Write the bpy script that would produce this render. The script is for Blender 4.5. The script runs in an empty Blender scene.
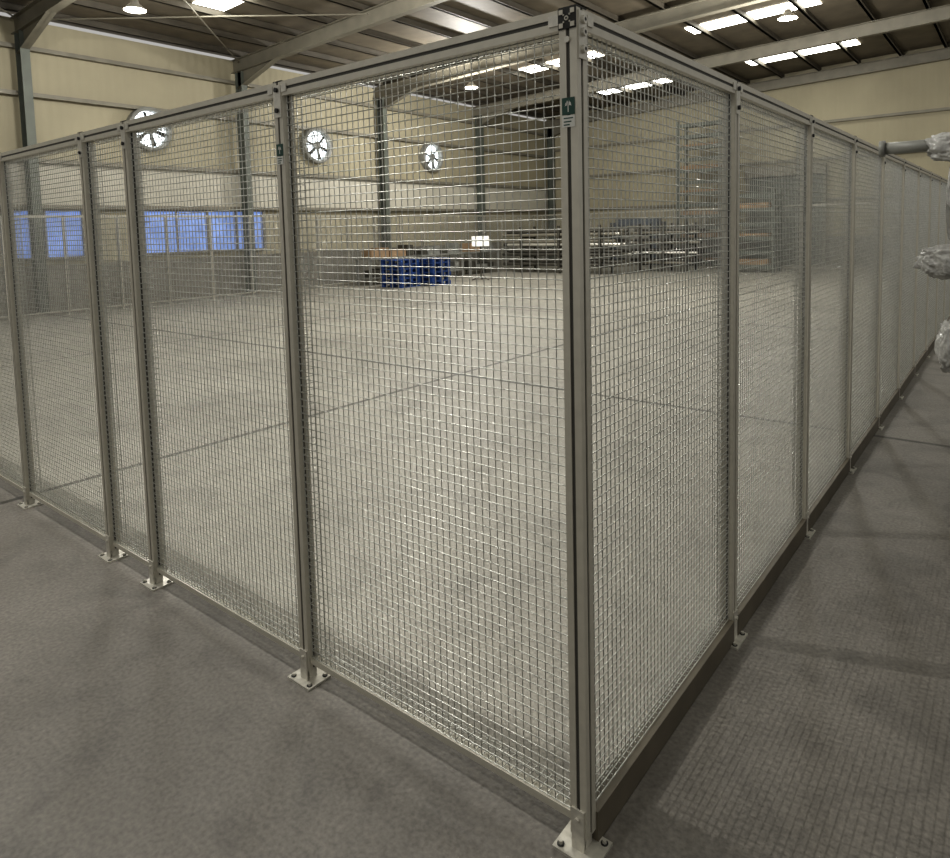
import bpy, math, random
from mathutils import Vector, Matrix
random.seed(7)
H=2.349
# ------------------------------------------------------------------ helpers
class MB:
    def __init__(s): s.v=[];s.f=[];s.m=[]
    def add(s,vs,fs,mi=0):
        o=len(s.v); s.v+= [tuple(v) for v in vs]; s.f+=[tuple(i+o for i in f) for f in fs]; s.m+=[mi]*len(fs)
    def box(s,x0,x1,y0,y1,z0,z1,mi=0,M=None):
        vs=[(x0,y0,z0),(x1,y0,z0),(x1,y1,z0),(x0,y1,z0),(x0,y0,z1),(x1,y0,z1),(x1,y1,z1),(x0,y1,z1)]
        if M is not None: vs=[M@Vector(v) for v in vs]
        s.add(vs,[(0,3,2,1),(4,5,6,7),(0,1,5,4),(1,2,6,5),(2,3,7,6),(3,0,4,7)],mi)
    def tube(s,p,q,r,n=8,mi=0,r2=None,cap=True,ph=0):
        p=Vector(p);q=Vector(q);d=(q-p).normalized()
        a=d.orthogonal().normalized() if abs(d.z)<.99 else Vector((1,0,0)); b=d.cross(a)
        if r2 is None:r2=r
        vs=[]
        for c,rr in ((p,r),(q,r2)):
            for i in range(n):
                t=2*math.pi*i/n+ph; vs.append(c+a*math.cos(t)*rr+b*math.sin(t)*rr)
        fs=[(i,(i+1)%n,n+(i+1)%n,n+i) for i in range(n)]
        if cap: fs+=[tuple(range(n-1,-1,-1)),tuple(range(n,2*n))]
        s.add(vs,fs,mi)
    def extr(s,poly,origin,ax,ay,az,L,mi=0):
        o=Vector(origin);ax=Vector(ax);ay=Vector(ay);az=Vector(az);n=len(poly)
        vs=[o+ax*x+ay*y for x,y in poly]+[o+ax*x+ay*y+az*L for x,y in poly]
        fs=[(i,(i+1)%n,n+(i+1)%n,n+i) for i in range(n)]+[tuple(range(n-1,-1,-1)),tuple(range(n,2*n))]
        s.add(vs,fs,mi)
    def lathe(s,prof,c,n=24,mi=0,ax='z'):
        c=Vector(c);vs=[];k=len(prof)
        for r,h in prof:
            for i in range(n):
                t=2*math.pi*i/n;x,y=r*math.cos(t),r*math.sin(t)
                vs.append(c+(Vector((x,y,h)) if ax=='z' else Vector((h,x,y))))
        fs=[(j*n+i,j*n+(i+1)%n,(j+1)*n+(i+1)%n,(j+1)*n+i) for j in range(k-1) for i in range(n)]
        s.add(vs,fs,mi)
    def mesh(s,name,mats,smooth=False):
        me=bpy.data.meshes.new(name);me.from_pydata(s.v,[],s.f)
        for m in mats: me.materials.append(m)
        me.polygons.foreach_set('material_index',s.m)
        if smooth: me.polygons.foreach_set('use_smooth',[True]*len(s.f))
        me.update();return me
    def obj(s,name,mats,parent=None,smooth=False,loc=(0,0,0)):
        o=bpy.data.objects.new(name,s.mesh(name,mats,smooth));bpy.context.collection.objects.link(o)
        o.location=loc
        if parent:o.parent=parent
        return o
def inst(name,me,parent,loc,rz=0):
    o=bpy.data.objects.new(name,me);bpy.context.collection.objects.link(o);o.location=loc;o.rotation_euler=(0,0,rz);o.parent=parent;return o
def empty(name,loc=(0,0,0)):
    o=bpy.data.objects.new(name,None);bpy.context.collection.objects.link(o);o.location=loc;return o
def mat(name,col,rough=.6,metal=0,var=.0,scale=5,bump=0,bscale=40,emit=None,es=0,alpha=None,trans=0):
    m=bpy.data.materials.new(name);m.use_nodes=True;nt=m.node_tree;b=nt.nodes['Principled BSDF']
    b.inputs['Roughness'].default_value=rough;b.inputs['Metallic'].default_value=metal
    b.inputs['Base Color'].default_value=(*col,1)
    if trans:b.inputs['Transmission Weight'].default_value=trans
    if alpha is not None:b.inputs['Alpha'].default_value=alpha
    if emit: b.inputs['Emission Color'].default_value=(*emit,1);b.inputs['Emission Strength'].default_value=es
    tc=nt.nodes.new('ShaderNodeTexCoord')
    if var:
        n=nt.nodes.new('ShaderNodeTexNoise');n.inputs['Scale'].default_value=scale;n.inputs['Detail'].default_value=6
        nt.links.new(tc.outputs['Object'],n.inputs['Vector'])
        r=nt.nodes.new('ShaderNodeValToRGB');r.color_ramp.elements[0].position=.3;r.color_ramp.elements[1].position=.7
        r.color_ramp.elements[0].color=(*[c*(1-var) for c in col],1);r.color_ramp.elements[1].color=(*[min(1,c*(1+var)) for c in col],1)
        nt.links.new(n.outputs['Fac'],r.inputs['Fac']);nt.links.new(r.outputs['Color'],b.inputs['Base Color'])
    if bump:
        n=nt.nodes.new('ShaderNodeTexNoise');n.inputs['Scale'].default_value=bscale;n.inputs['Detail'].default_value=5
        nt.links.new(tc.outputs['Object'],n.inputs['Vector'])
        bp=nt.nodes.new('ShaderNodeBump');bp.inputs['Strength'].default_value=bump;bp.inputs['Distance'].default_value=.02
        nt.links.new(n.outputs['Fac'],bp.inputs['Height']);nt.links.new(bp.outputs['Normal'],b.inputs['Normal'])
    return m
# ------------------------------------------------------------------ materials
M_alu=mat('anodised_aluminium',(.50,.475,.405),.38,.3,.05,30)
M_dark=mat('dark_gap',(.02,.02,.018),.7)
M_slot=mat('slot_shade',(.06,.057,.048),.6)  # dark colour standing in for the shade inside the profile grooves
M_galv=mat('galvanised_wire',(.47,.47,.435),.38,.9,.2,60)
M_zinc=mat('zinc_steel',(.55,.53,.47),.38,.5,.15,40)
M_green=mat('green_sticker',(.008,.05,.035),.4)
M_white=mat('white_print',(.6,.6,.56),.5)
M_steel=mat('painted_steel',(.20,.185,.145),.55,.1,.12,3)
M_bot=mat('dark_bottom_rail',(.11,.095,.068),.55,.1,.15,8)
M_column=mat('green_grey_steel',(.11,.12,.10),.55,.1,.12,3)
M_roof=mat('roof_sheet',(.15,.127,.092),.65,0,.2,1.5)
M_purlin=mat('purlin_steel',(.075,.065,.048),.6,.1,.2,2)
M_sky=mat('skylight_sheet',(.9,.9,.8),.5,0,emit=(1,.99,.9),es=9.5)
M_day=mat('daylight_glass',(.9,.95,1),.4,0,emit=(.88,.96,1),es=2.0)
M_blue=mat('blue_lit_glass',(.2,.3,.6),.2,0,.5,1.5,emit=(.22,.35,.80),es=.45)
M_brown=mat('cardboard_brown',(.27,.185,.11),.8,0,.2,4)
M_rust=mat('dark_steel_stock',(.08,.075,.062),.55,.4,.3,5)
M_bluep=mat('blue_plastic',(.018,.055,.20),.45,0,.2,6)
M_grey=mat('grey_paint',(.23,.23,.21),.5,.1,.15,4)
M_plastic=mat('plastic_wrap',(.38,.375,.355),.16,0,.3,12,bump=1.0,bscale=14)
M_lamp=mat('lamp_lens',(1,1,1),.3,0,emit=(1,.98,.9),es=8)

def floor_mat():
    m=bpy.data.materials.new('concrete_floor');m.use_nodes=True;nt=m.node_tree;N=nt.nodes;L=nt.links;b=N['Principled BSDF']
    tc=N.new('ShaderNodeTexCoord');sx=N.new('ShaderNodeSeparateXYZ');L.new(tc.outputs['Object'],sx.inputs[0])
    def math_(op,a,bb=None,c=None):
        n=N.new('ShaderNodeMath');n.operation=op
        for i,v in enumerate((a,bb,c)):
            if v is None: continue
            if isinstance(v,(int,float)): n.inputs[i].default_value=v
            else: L.new(v,n.inputs[i])
        return n.outputs[0]
    def noise(sc,det=6,dist=0):
        n=N.new('ShaderNodeTexNoise');n.inputs['Scale'].default_value=sc;n.inputs['Detail'].default_value=det;n.inputs['Distortion'].default_value=dist
        L.new(tc.outputs['Object'],n.inputs['Vector']);return n.outputs['Fac']
    def ramp(f,c0,c1,p0,p1):
        r=N.new('ShaderNodeValToRGB');r.color_ramp.elements[0].position=p0;r.color_ramp.elements[1].position=p1
        r.color_ramp.elements[0].color=(*c0,1);r.color_ramp.elements[1].color=(*c1,1);L.new(f,r.inputs['Fac']);return r.outputs['Color']
    def mix(f,a,bb,mode='MIX'):
        n=N.new('ShaderNodeMix');n.data_type='RGBA';n.blend_type=mode
        if isinstance(f,(int,float)):n.inputs['Factor'].default_value=f
        else:L.new(f,n.inputs['Factor'])
        for k,v in ((6,a),(7,bb)):
            if isinstance(v,tuple): n.inputs[k].default_value=(*v,1)
            else:L.new(v,n.inputs[k])
        return n.outputs[2]
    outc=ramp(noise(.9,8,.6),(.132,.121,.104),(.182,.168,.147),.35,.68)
    inc=ramp(noise(.5,8,.5),(.27,.255,.218),(.35,.332,.285),.35,.68)  # lighter inside: slight floor difference plus skylight brightness put into the colour
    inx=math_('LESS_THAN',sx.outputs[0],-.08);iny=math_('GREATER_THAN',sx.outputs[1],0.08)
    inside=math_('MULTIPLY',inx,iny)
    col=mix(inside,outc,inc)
    fine=ramp(noise(60,6),(.72,.72,.72),(1.2,1.2,1.2),.3,.7)
    col=mix(1.0,col,fine,'MULTIPLY')
    spots=ramp(noise(3.2,9,1.2),(.80,.80,.80),(1.04,1.04,1.04),.32,.52)
    col=mix(1.0,col,spots,'MULTIPLY')
    def joint(out,off,per):
        a=math_('ADD',out,off);a=math_('MODULO',math_('ADD',a,per*20),per)
        a=math_('ABSOLUTE',math_('SUBTRACT',a,per/2));return math_('LESS_THAN',a,.028)
    j=math_('MAXIMUM',joint(sx.outputs[0],4.45+2.925,5.85),joint(sx.outputs[1],-10.6+2.925,5.85))
    col=mix(math_('MULTIPLY',j,.85),col,(.03,.028,.022))
    L.new(col,b.inputs['Base Color'])
    r=N.new('ShaderNodeMapRange');r.inputs[3].default_value=.48;r.inputs[4].default_value=.7;L.new(noise(3,5),r.inputs[0]);L.new(r.outputs[0],b.inputs['Roughness'])
    bp=N.new('ShaderNodeBump');bp.inputs['Strength'].default_value=.4;bp.inputs['Distance'].default_value=.01;L.new(noise(40,8),bp.inputs['Height']);L.new(bp.outputs['Normal'],b.inputs['Normal'])
    return m
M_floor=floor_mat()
def wall_mat(axis):
    m=mat('ribbed_wall_sheet_'+axis,(.35,.315,.22),.7,0,.08,.6);nt=m.node_tree;N=nt.nodes;L=nt.links;b=N['Principled BSDF']
    tc=N.new('ShaderNodeTexCoord');w=N.new('ShaderNodeTexWave');w.bands_direction=axis;w.inputs['Scale'].default_value=1.3
    L.new(tc.outputs['Object'],w.inputs['Vector']);bp=N.new('ShaderNodeBump');bp.inputs['Strength'].default_value=.3;bp.inputs['Distance'].default_value=.02
    L.new(w.outputs['Fac'],bp.inputs['Height']);L.new(bp.outputs['Normal'],b.inputs['Normal']);return m
M_wY=wall_mat('Y');M_wX=wall_mat('X')
# ------------------------------------------------------------------ room shell
XW=-18.06;YE=28.3;XR=8.0;YS=-9.0
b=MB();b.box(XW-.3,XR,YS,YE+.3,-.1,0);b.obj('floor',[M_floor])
zr=lambda x:6.70+.036*(x+18)
cols=[4.75-5.85*2,4.75-5.85,4.75,10.6,16.45,22.3,28.1]
b=MB();b.box(XW-.2,XW,YS,YE,0,7.1,0);b.obj('wall_west',[M_wY])
b=MB();b.box(XW,XR,YE,YE+.2,0,8.1,0);b.obj('wall_north',[M_wX])
b=MB();b.box(XW,XW+.06,YS,YE,2.62,3.7,0);b.obj('trim_1',[mat('cream_panel',(.48,.455,.38),.6,0,.06,1)])
b=MB();b.box(XW,XW+.08,YS,YE,0,1.15,0);b.box(XW+.08,XR,YE-.08,YE,0,1.15,0);b.obj('baseboard_west',[mat('blockwork_dado',(.24,.225,.19),.8,0,.15,2)])
b=MB()
for z in (2.6,3.72,5.3,6.4): b.box(XW+.06,XW+.2,YS,YE-.2,z-.05,z+.05,0)
for z in (2.6,4.2,5.6): b.box(XW+.2,XR,YE-.16,YE,z-.05,z+.05,0)
b.obj('trim_2',[M_steel])
# ceiling sheet + purlins
b=MB()
def zt(x):return zr(x)+.40
vs=[(XW-.3,YS,zt(XW)+.17),(XR,YS,zt(XR)+.17),(XR,YE+.3,zt(XR)+.17),(XW-.3,YE+.3,zt(XW)+.17)]
b.add(vs+[(x,y,z+.05) for x,y,z in vs],[(0,1,2,3),(7,6,5,4),(0,4,5,1),(1,5,6,2),(2,6,7,3),(3,7,4,0)])
b.obj('ceiling',[M_roof])
b=MB()
x=XW+.5
while x<XR:
    z=zt(x);b.box(x-.035,x+.035,YS,YE,z,z+.16,0);b.box(x-.035,x+.07,YS,YE,z,z+.02,0);x+=1.35
b.obj('roof_purlins',[M_purlin])
for i,y in enumerate(cols):
    b=MB();M=Matrix.Translation((XW,y,zr(XW)))@Matrix.Rotation(-math.atan(.036),4,'Y')
    Lr=XR-XW
    b.box(0,Lr,-.10,.10,0,.02,0,M);b.box(0,Lr,-.10,.10,.37,.39,0,M);b.box(0,Lr,-.01,.01,.02,.37,0,M)
    b.add([M@Vector(v) for v in [(0.2,-.01,0),(2.2,-.01,0),(.2,-.01,-.5),(0.2,.01,0),(2.2,.01,0),(.2,.01,-.5)]],[(0,1,2),(5,4,3),(1,0,3,4),(2,1,4,5),(0,2,5,3)])
    b.add([M@Vector(v) for v in [(2.2,-.1,0),(.2,-.1,-.5),(.2,.1,-.5),(2.2,.1,0)]],[(0,1,2,3)])
    b.obj('roof_rafter',[M_steel])
    b=MB();x0=XW+.2
    b.box(x0,x0+.02,y-.1,y+.1,0,zr(XW),0);b.box(x0+.30,x0+.32,y-.1,y+.1,0,zr(XW),0);b.box(x0+.02,x0+.3,y-.01,y+.01,0,zr(XW),0)
    b.box(x0-.05,x0+.37,y-.15,y+.15,0,.02,0)
    b.obj('steel_column',[M_column])
b=MB()
for y0 in (cols[1],cols[2]):
    b.tube((XW+.3,y0,zr(XW)+.3),(-12,y0+5.85,zr(-12)+.3),.02,6);b.tube((XW+.3,y0+5.85,zr(XW)+.3),(-12,y0,zr(-12)+.3),.02,6)
b.obj('roof_bracing',[M_steel])
# skylights
mids=[-4.5,1.8,7.9,13.5,19.4,25.2]
n=0
for k,y in enumerate(mids):
    for xa,xb in ((-13.3,-10.3),(-7.2,-3.6),(.5,3.5)):
        if xa==-13.3 and k==2: xa,xb=-14.8,-12.0
        if xa==-13.3 and k==3: continue
        b=MB();z=lambda x:zt(x)+.155
        b.add([(xa,y-.42,z(xa)),(xb,y-.42,z(xb)),(xb,y+.42,z(xb)),(xa,y+.42,z(xa))],[(3,2,1,0)])
        n+=1;b.obj('window_%d'%(n+10),[M_sky])
def window(idx,y0,y1,z0,z1,nm):
    b=MB();X=XW+.02
    b.box(X,X+.03,y0,y1,z0,z1,1)
    t=.06
    b.box(X,X+.1,y0-t,y0,z0-t,z1+t);b.box(X,X+.1,y1,y1+t,z0-t,z1+t);b.box(X,X+.1,y0,y1,z0-t,z0);b.box(X,X+.1,y0,y1,z1,z1+t)
    for k in range(1,nm):
        yy=y0+(y1-y0)*k/nm;b.box(X,X+.07,yy-.025,yy+.025,z0,z1)
    b.obj('window_%d'%idx,[M_steel,M_blue])
window(1,4.2,5.9,1.35,2.5,2);window(2,7.5,11.3,1.35,2.5,4);window(3,.2,3.4,1.35,2.5,3)
for y in (7.8,13.55,19.4,1.95):
    p=empty('exhaust_fan',(XW+.02,y,4.75))
    b=MB();b.lathe([(.0,.03),(.50,.03)],(0,0,0),32,0,'x');b.obj('daylight_opening',[M_day],p)
    b=MB();b.lathe([(.50,0),(.50,.22),(.56,.24),(.60,.22),(.60,0)],(0,0,0),32,0,'x')
    b.lathe([(0,.2),(.13,.19),(.14,.08)],(0,0,0),16,0,'x')
    for k in range(4):
        a=math.pi*k/4;c,s=math.cos(a),math.sin(a)
        b.tube((.21,-.55*c,-.55*s),(.21,.55*c,.55*s),.012,6)
    b.obj('shroud_and_guard',[M_grey],p)
    b=MB()
    for k in range(6):
        M=Matrix.Rotation(2*math.pi*k/6+.3,4,'X')@Matrix.Translation((.12,0,.13))@Matrix.Rotation(.5,4,'Z')
        b.add([M@Vector(v) for v in [(0,-.03,0),(0,.04,0),(0,.10,.33),(0,-.03,.36)]],[(0,1,2,3)])
    b.obj('blades',[M_dark],p)
def lamp(x,y,z,pw,rad=.25):
    p=empty('high_bay_lamp',(x,y,z))
    top=zt(x)-z
    b=MB();b.lathe([(0,.20),(.07,.20),(.09,.12),(.12,.10),(.21,.02),(.215,0),(.20,0),(.11,.085)],(0,0,0),28)
    b.tube((0,0,.2),(0,0,top),.01,6);b.obj('reflector',[M_zinc],p,True)
    b=MB();b.lathe([(0,.015),(.19,.015)],(0,0,0),28);b.obj('lens',[M_lamp],p)
    l=bpy.data.lights.new('lamp_light','POINT');l.energy=pw;l.shadow_soft_size=rad;l.color=(1,.98,.93)
    o=bpy.data.objects.new('lamp_light',l);bpy.context.collection.objects.link(o);o.parent=p;o.location=(0,0,-.28 if rad>.1 else -.06)
lamp(-13,5.2,6.3,350);lamp(-3.5,15.9,6.5,850);lamp(-4.6,-.35,6.5,820,.010);lamp(-13,15.9,6.3,850);lamp(-8.4,8.6,6.4,450)  # the tiny-radius lamp is unseen, added to cast the mesh shadow grid
# ------------------------------------------------------------------ mesh fences of the enclosure
a=.0265
def side():
    sw,sd,bw=.0055,.014,.010
    return [(-a,-a),(-sw,-a),(-sw,-a+.005),(-bw,-a+.005),(-bw,-a+sd),(bw,-a+sd),(bw,-a+.005),(sw,-a+.005),(sw,-a)]
prof=[]
for k in range(4):
    c,s=[(1,0),(0,1),(-1,0),(0,-1)][k]
    prof+=[(x*c-y*s,x*s+y*c) for x,y in side()]
RT=H
def post_mesh(corner=False):
    b=MB()
    b.extr(prof,(0,0,.045),(1,0,0),(0,1,0),(0,0,1),RT-.045,0)
    for k in range(4):
        M=Matrix.Rotation(k*math.pi/2,4,'Z');b.box(-.0054,.0054,-a+.0035,-a+.013,.05,RT-.01,3,M)  # dark strip in each groove, painting its shade
    b.box(-a,a,-a,a,RT-.001,RT+.004,1)
    b.box(-.068,.068,-.062,.05,0,.008,2)
    b.box(-.018,.018,-.018,.018,.008,.05,2)
    b.box(-.02,.02,-a-.006,-a,.008,.13,2)
    for x,y in ((-.05,-.044),(.05,-.044),(-.05,.033),(.05,.033)):
        b.tube((x,y,.008),(x,y,.010),.011,12,1);b.tube((x,y,.010),(x,y,.019),.0065,6,2)
    b.tube((0,-a-.006,.10),(0,-a-.013,.10),.008,6,2)
    if not corner:
        b.box(-.022,.022,-a-.004,-a,RT-.13,RT-.012,2)
        for z in (RT-.03,RT-.105): b.tube((0,-a-.004,z),(0,-a-.012,z),.009,8,1)
    return b.mesh('fence_post',[M_alu,M_dark,M_zinc,M_slot])
PM=post_mesh();PC=post_mesh(True)
ZB=.105
P=.0275
def panel_mesh(w):
    b=MB();x0=a+.006;x1=w-a-.006;z0=ZB;z1=RT-.05;y=-.012;t=.0017;fd=.07
    nx=round((x1-x0)/P);nz=round((z1-z0)/P);px=(x1-x0)/nx;pz=(z1-z0)/nz
    for i in range(nx+1):
        x=x0+i*px;b.tube((x,y+.0030,z0),(x,y+.0030,z1),t,6,0,cap=False)
        b.tube((x,y+.0022,z0),(x,y+fd,z0),t,5,0,cap=False)
        b.tube((x,y+.0022,z1),(x,y+fd,z1),t,5,0,cap=False)
    for k in range(nz+1):
        z=z0+k*pz;b.tube((x0,y,z),(x1,y,z),t,6,0,cap=False)
        for x in (x0,x1): b.tube((x,y,z),(x,y+fd,z),t,5,0,cap=False)
    for k in (1,2,3):
        yy=y+fd*k/3
        for x in (x0,x1): b.tube((x,yy,z0),(x,yy,z1),t,5,0,cap=False)
        for z in (z0,z1): b.tube((x0,yy,z),(x1,yy,z),t,5,0,cap=False)
    return b.mesh('wire_panel',[M_galv],True)
def rail_mesh(w,heavy):
    b=MB()
    b.extr(prof,(a,0,RT-a),(0,1,0),(0,0,1),(1,0,0),w-2*a,0)
    b.box(a,w-a,-a+.0035,-a+.013,RT-a-.0054,RT-a+.0054,3)  # same painted groove shade along the top rail
    if heavy: b.box(a,w-a,-.034,.022,.005,ZB-.006,1)
    else: b.box(a,w-a,-.016,.016,ZB-.030,ZB-.006,0)
    for x in (a+.0,w-a-.03): b.box(x,x+.03,-a-.004,-a,RT-.04,RT-.012,2)
    return b.mesh('fence_rail',[M_alu,M_bot,M_zinc,M_slot])
W=1.25;PAN={W:panel_mesh(W),.5:panel_mesh(.5)}
RAIL={(w,h):rail_mesh(w,h) for w in (W,.5) for h in (True,False)}
def run(origin,ang,widths,last=True,heavy=False):
    fence=empty('mesh_safety_fence')
    ox,oy=origin;c,s=math.cos(ang),math.sin(ang);t=0
    for i,w in enumerate(widths):
        inst('wire_panel',PAN[w],fence,(ox+c*t,oy+s*t,0),ang);inst('rail',RAIL[(w,heavy)],fence,(ox+c*t,oy+s*t,0),ang)
        t+=w
        if i<len(widths)-1 or last: inst('post',PM,fence,(ox+c*t,oy+s*t,0),ang)
    return fence
front=[W]*10+[W,.5,W,W]
fence=run((-sum(front),0),0,front,last=False)
run((0,0),math.pi/2,[W]*20,heavy=True)
XF=-sum(front)
run((0,25),math.pi,[W]*13+[.5])
run((XF,25),-math.pi/2,[W]*20)
inst('corner_post',PC,fence,(0,0,0),0)
b=MB()
yc=-a-.001;zc=RT-a
b.box(-a,a,yc-.003,yc,RT-2*a,RT,1)
for sx in (-1,1):
    for sz in (-1,1):
        b.box(sx*.017-.006,sx*.017+.006,yc-.005,yc-.003,zc+sz*.017-.006,zc+sz*.017+.006,0)
        b.box(sx*.009-.002,sx*.009+.002,yc-.005,yc-.003,zc+sz*.009-.002,zc+sz*.009+.002,0)
b.tube((0,yc-.003,zc),(0,yc-.006,zc),.006,14,0);b.tube((0,yc-.006,zc),(0,yc-.0065,zc),.003,10,1)
b.box(a,a+.004,-.02,.02,RT-.13,RT-.008,2)
for z in (RT-.03,RT-.062,RT-.105): b.tube((a+.004,0,z),(a+.012,0,z),.011,12,2);b.tube((a+.012,0,z),(a+.0125,0,z),.005,6,1)
b.tube((0,-a,RT-.08),(0,-a-.006,RT-.08),.008,12,2)
b.obj('corner_connector',[M_alu,M_dark,M_zinc],fence)
def sticker(x,y,z):
    b=MB();b.box(x-.019,x+.019,y-.001,y,z-.022,z+.022,0)
    b.box(x-.0012,x+.0012,y-.002,y-.001,z-.015,z+.003,1)
    for k in range(7):
        an=math.pi*(k/6);dx,dz=math.cos(an)*.011,math.sin(an)*.010
        b.add([(x-.001,y-.002,z+.003),(x+.001,y-.002,z+.003),(x+dx*.6+.001,y-.002,z+.005+dz*1.1),(x+dx,y-.002,z+.0+dz)],[(0,1,2,3)],1)
    b.box(x-.019,x+.019,y-.001,y,z-.054,z-.024,1)
    for k,zz in enumerate((-.031,-.040,-.048)): b.box(x-.014,x+.014-.005*k,y-.0016,y-.001,z+zz-.0015,z+zz+.0015,0)
    b.obj('sticker',[M_green,M_white],fence)
sticker(0,-a-.001,RT-.25);sticker(-1.25,-a-.001,RT-.25)
# ------------------------------------------------------------------ contents of the hall
def pallet(b,x,y,z,w=1.0,d=1.0,mi=0):
    for i in range(7):
        yy=y-d/2+i*d/6.6;b.box(x-w/2,x+w/2,yy-.05,yy+.05,z+.12,z+.145,mi)
    for sx in (-1,0,1):
        b.box(x+sx*(w/2-.06)-.06,x+sx*(w/2-.06)+.06,y-d/2,y+d/2,z,z+.022,mi)
        for sy in (-1,0,1): b.box(x+sx*(w/2-.06)-.06,x+sx*(w/2-.06)+.06,y+sy*(d/2-.07)-.07,y+sy*(d/2-.07)+.07,z+.022,z+.12,mi)
b=MB()
for sx,sy,nn in ((-.22,-.46,6),(.22,.48,6)):
    for k in range(nn): pallet(b,sx+random.uniform(-.03,.03),sy+random.uniform(-.03,.03),k*.146,.9,.85)
b.obj('blue_pallet_stack',[M_bluep],loc=(-14.35,14.5,0))
def stock(name,x,y,L,dy,levels,nper,r,ang):
    p=empty(name,(x,y,0));p.rotation_euler=(0,0,ang)
    b=MB()
    for xx in (-L*.35,0,L*.35):
        for yy in (-dy/2,dy/2): b.box(xx-.04,xx+.04,yy-.04,yy+.04,0,levels*.38+.3,0)
        for k in range(levels): b.box(xx-.04,xx+.04,-dy/2,dy/2,.22+k*.38,.28+k*.38,0)
    b.obj('frame',[M_rust],p)
    b=MB()
    for k in range(levels):
        for i in range(nper):
            yy=-dy/2+.1+(dy-.2)*i/(nper-1);e=random.uniform(-.25,.25)
            b.tube((-L/2+e,yy,.28+k*.38+r),(L/2+e,yy,.28+k*.38+r),r,8,random.choice((0,1,0,2)))
            if i%2: b.tube((-L/2+e,yy,.28+k*.38+3*r),(L/2+e,yy,.28+k*.38+3*r),r,8,random.choice((0,1,0)))
    b.obj('bars',[M_rust,M_steel,M_zinc],p)
stock('steel_bar_rack',-12.9,21.4,5.0,1.0,4,9,.06,0)
stock('steel_bar_rack',-9.6,23.4,2.6,.9,4,7,.05,0)
def bench(x,y,ang,L=2.0,name='work_bench'):
    p=empty(name,(x,y,0));p.rotation_euler=(0,0,ang);b=MB()
    b.box(-L/2,L/2,-.4,.4,.85,.9)
    for sx in (-1,1):
        for sy in (-1,1): b.box(sx*(L/2-.06)-.03,sx*(L/2-.06)+.03,sy*.34-.03,sy*.34+.03,0,.85)
    b.box(-L/2+.06,L/2-.06,-.37,.37,.22,.25);b.obj('frame',[M_grey],p)
    b=MB();xx=-L/2+.2
    while xx<L/2-.3:
        w=random.uniform(.2,.45);h=random.uniform(.12,.4);b.box(xx,xx+w,-.25,.2,.9,.9+h,random.choice((0,1,2)));b.box(xx+.02,xx+w,-.25,.2,.25,.25+h*.8,random.choice((1,2)));xx+=w+.05
    b.obj('boxes',[M_brown,M_rust,M_grey],p)
bench(-16.15,14.9,math.pi/2,2.2);bench(-16.15,17.5,math.pi/2,2.4);bench(-16.15,20.0,math.pi/2,1.9)
p=empty('document_stand',(-13.8,17.2,0));b=MB()
M=Matrix.Translation((0,0,1.35))@Matrix.Rotation(.7,4,'Z')@Matrix.Rotation(.9,4,'X')
b.box(-.3,.3,-.22,.22,-.015,0.015,1,M);b.tube((0,0,.05),(0,0,1.35),.025,8)
for k in range(3):
    an=k*2.094;b.tube((0,0,.12),(.35*math.cos(an),.35*math.sin(an),.01),.018,6)
b.obj('stand',[M_rust,M_white],p)
p=empty('sheet_metal_machine',(-12.3,26.6,0));b=MB()
b.box(-1.1,1.1,-.5,.5,.35,1.0,0)
for sx in (-.95,.95): b.box(sx-.14,sx+.14,-.55,.55,0,1.9,1)
b.tube((-.85,0,1.25),(.85,0,1.25),.12,14,2);b.tube((-.85,0,1.55),(.85,0,1.55),.12,14,2);b.box(-1.0,1.0,-.2,.2,1.75,2.05,1)
b.box(1.15,1.5,-.5,-.1,.9,1.6,0);b.box(1.28,1.36,-.34,-.26,0,.9,0)
b.obj('body',[M_grey,mat('machine_slate',(.08,.10,.13),.5),M_zinc],p)
def shelving(x,y,w,d,h,n,name='tall_shelving_rack'):
    p=empty(name,(x,y,0));b=MB()
    for sx in (-1,1):
        for sy in (-1,1): b.box(sx*w/2-.05,sx*w/2+.05,sy*d/2-.05,sy*d/2+.05,0,h)
    for k in range(n):
        z=.2+(h-.4)*k/(n-1);b.box(-w/2,w/2,-d/2,d/2,z,z+.05)
        b.box(-w/2,w/2,-d/2-.02,-d/2+.02,z-.07,z+.07)
        if k<n-1 and k%2==0: b.box(-w/2+.1,w/2-.2,-d/2+.1,d/2-.1,z+.05,z+.05+random.uniform(.1,.22),1)
    b.obj('frame',[M_column,M_brown],p)
shelving(-9.4,26.7,1.9,.9,6.0,13)
shelving(-6.6,23.9,1.6,.8,2.9,6,'storage_shelf')
b=MB();xa,xb=-8.0,-5.2
b.box(xa,xb,YE-.24,YE-.18,0,3.6,0)
for k in range(18): b.box(xa,xb,YE-.26,YE-.23,.1+k*.2,.12+k*.2,1)
b.box(xa-.12,xa,YE-.3,YE-.17,0,3.8,1);b.box(xb,xb+.12,YE-.3,YE-.17,0,3.8,1);b.box(xa-.12,xb+.12,YE-.45,YE-.17,3.6,4.0,1)
b.obj('door_1',[M_column,M_steel])
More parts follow.
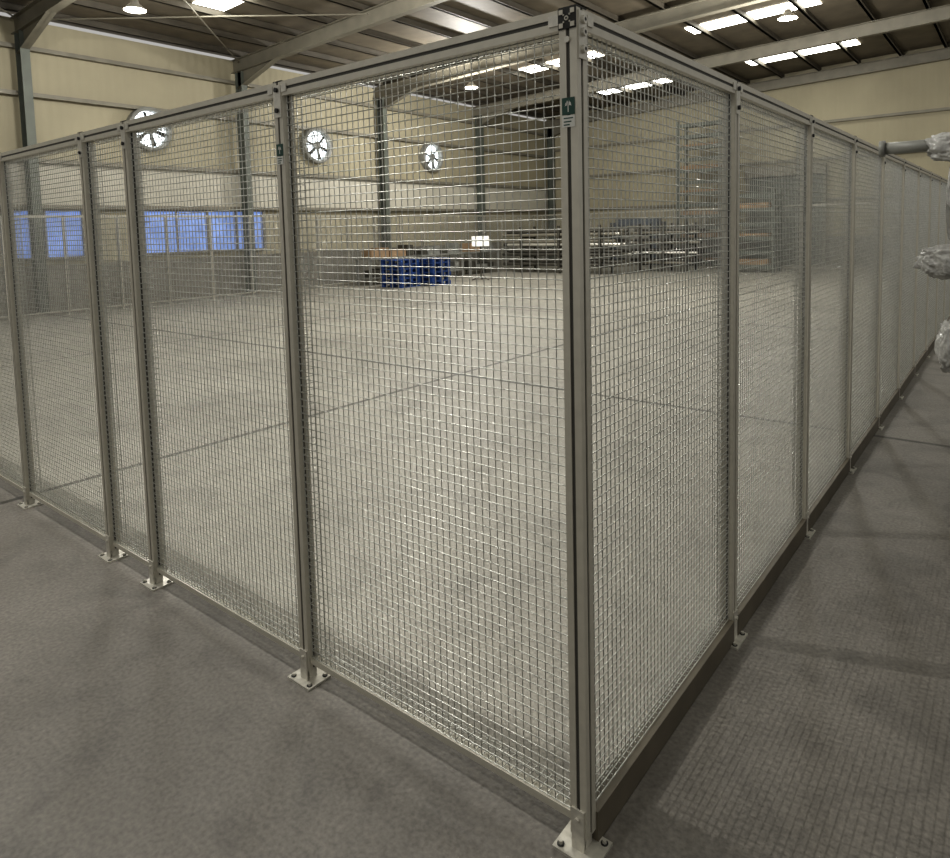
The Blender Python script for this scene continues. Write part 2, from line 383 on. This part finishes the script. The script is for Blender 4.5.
# plastic wrapped machine standing outside the fence on the right
p=empty('plastic_wrapped_machine',(0,0,0))
def lump(name,c,r,sx,sy,sz,seed=0):
    import bmesh
    bm=bmesh.new();bmesh.ops.create_icosphere(bm,subdivisions=5,radius=1)
    from mathutils import noise
    for v in bm.verts:
        q=Vector([math.copysign(abs(t)**.75,t) for t in v.co])
        n=noise.noise(v.co*1.9+Vector((seed,0,0)))*.16+noise.noise(v.co*5+Vector((0,seed,0)))*.12+(abs(noise.noise(v.co*9+Vector((0,seed,3))))-.2)*.12
        v.co=Vector((q.x*sx,q.y*sy,q.z*sz))*(1+n)*r+Vector(c)
    me=bpy.data.meshes.new(name);bm.to_mesh(me);bm.free();me.materials.append(M_plastic)
    me.polygons.foreach_set('use_smooth',[True]*len(me.polygons))
    o=bpy.data.objects.new(name,me);bpy.context.collection.objects.link(o);o.parent=p;return o
Ym=3.4
b=MB()
b.tube((.25,Ym,2.22),(.62,Ym,2.22),.036,14,1);b.tube((.22,Ym,2.22),(.25,Ym,2.22),.05,14,1)
b.tube((.9,Ym,2.2),(.9,Ym,.3),.09,14,1)
b.tube((.6,Ym,1.53),(.95,Ym,1.53),.05,12,1);b.tube((.68,Ym,.95),(.95,Ym,.95),.05,12,1)
b.box(.68,1.2,Ym-.35,Ym+.45,0,.35,1);b.box(.78,1.1,Ym-.15,Ym+.25,.35,2.0,1)
b.obj('arm_and_column',[M_zinc,M_grey],p,True)
lump('wrapped_head',(.70,Ym,2.2),.105,2.2,.9,.85,1)
lump('wrapped_joint',(.64,Ym,1.52),.105,2.0,.9,.95,3)
lump('wrapped_grip',(.66,Ym,1.0),.12,.9,.8,1.3,5)
lump('wrapped_cable',(.61,Ym,1.87),.05,.7,.7,4.2,8)
# ------------------------------------------------------------------ world
w=bpy.data.worlds.new('world');bpy.context.scene.world=w;w.use_nodes=True
w.node_tree.nodes['Background'].inputs[0].default_value=(1,.98,.94,1);w.node_tree.nodes['Background'].inputs[1].default_value=.40
# ------------------------------------------------------------------ camera (calibrated)
f,px0,py0,cx,cy,cz,psi,th,ro=683.9,472.4,284.3,.93695,-1.61111,1.78486,.67777,.08068,-.02559
F=Vector((-math.sin(psi)*math.cos(th),math.cos(psi)*math.cos(th),-math.sin(th)))
R=Vector((math.cos(psi),math.sin(psi),0));U=R.cross(F)
R2=R*math.cos(ro)+U*math.sin(ro);U2=-R*math.sin(ro)+U*math.cos(ro)
cam=bpy.data.cameras.new('camera');co=bpy.data.objects.new('camera',cam);bpy.context.collection.objects.link(co)
Mx=Matrix((R2,U2,-F)).transposed().to_4x4();Mx.translation=(cx,cy,cz);co.matrix_world=Mx
cam.sensor_width=36;cam.lens=f/950*36;cam.shift_x=(475-px0)/950;cam.shift_y=(py0-429)/950;cam.clip_start=.02;cam.clip_end=200
bpy.context.scene.camera=co
vs_=bpy.context.scene.view_settings
vs_.view_transform='Standard'
try: vs_.look='Medium High Contrast'
except Exception as e: print('look',e)
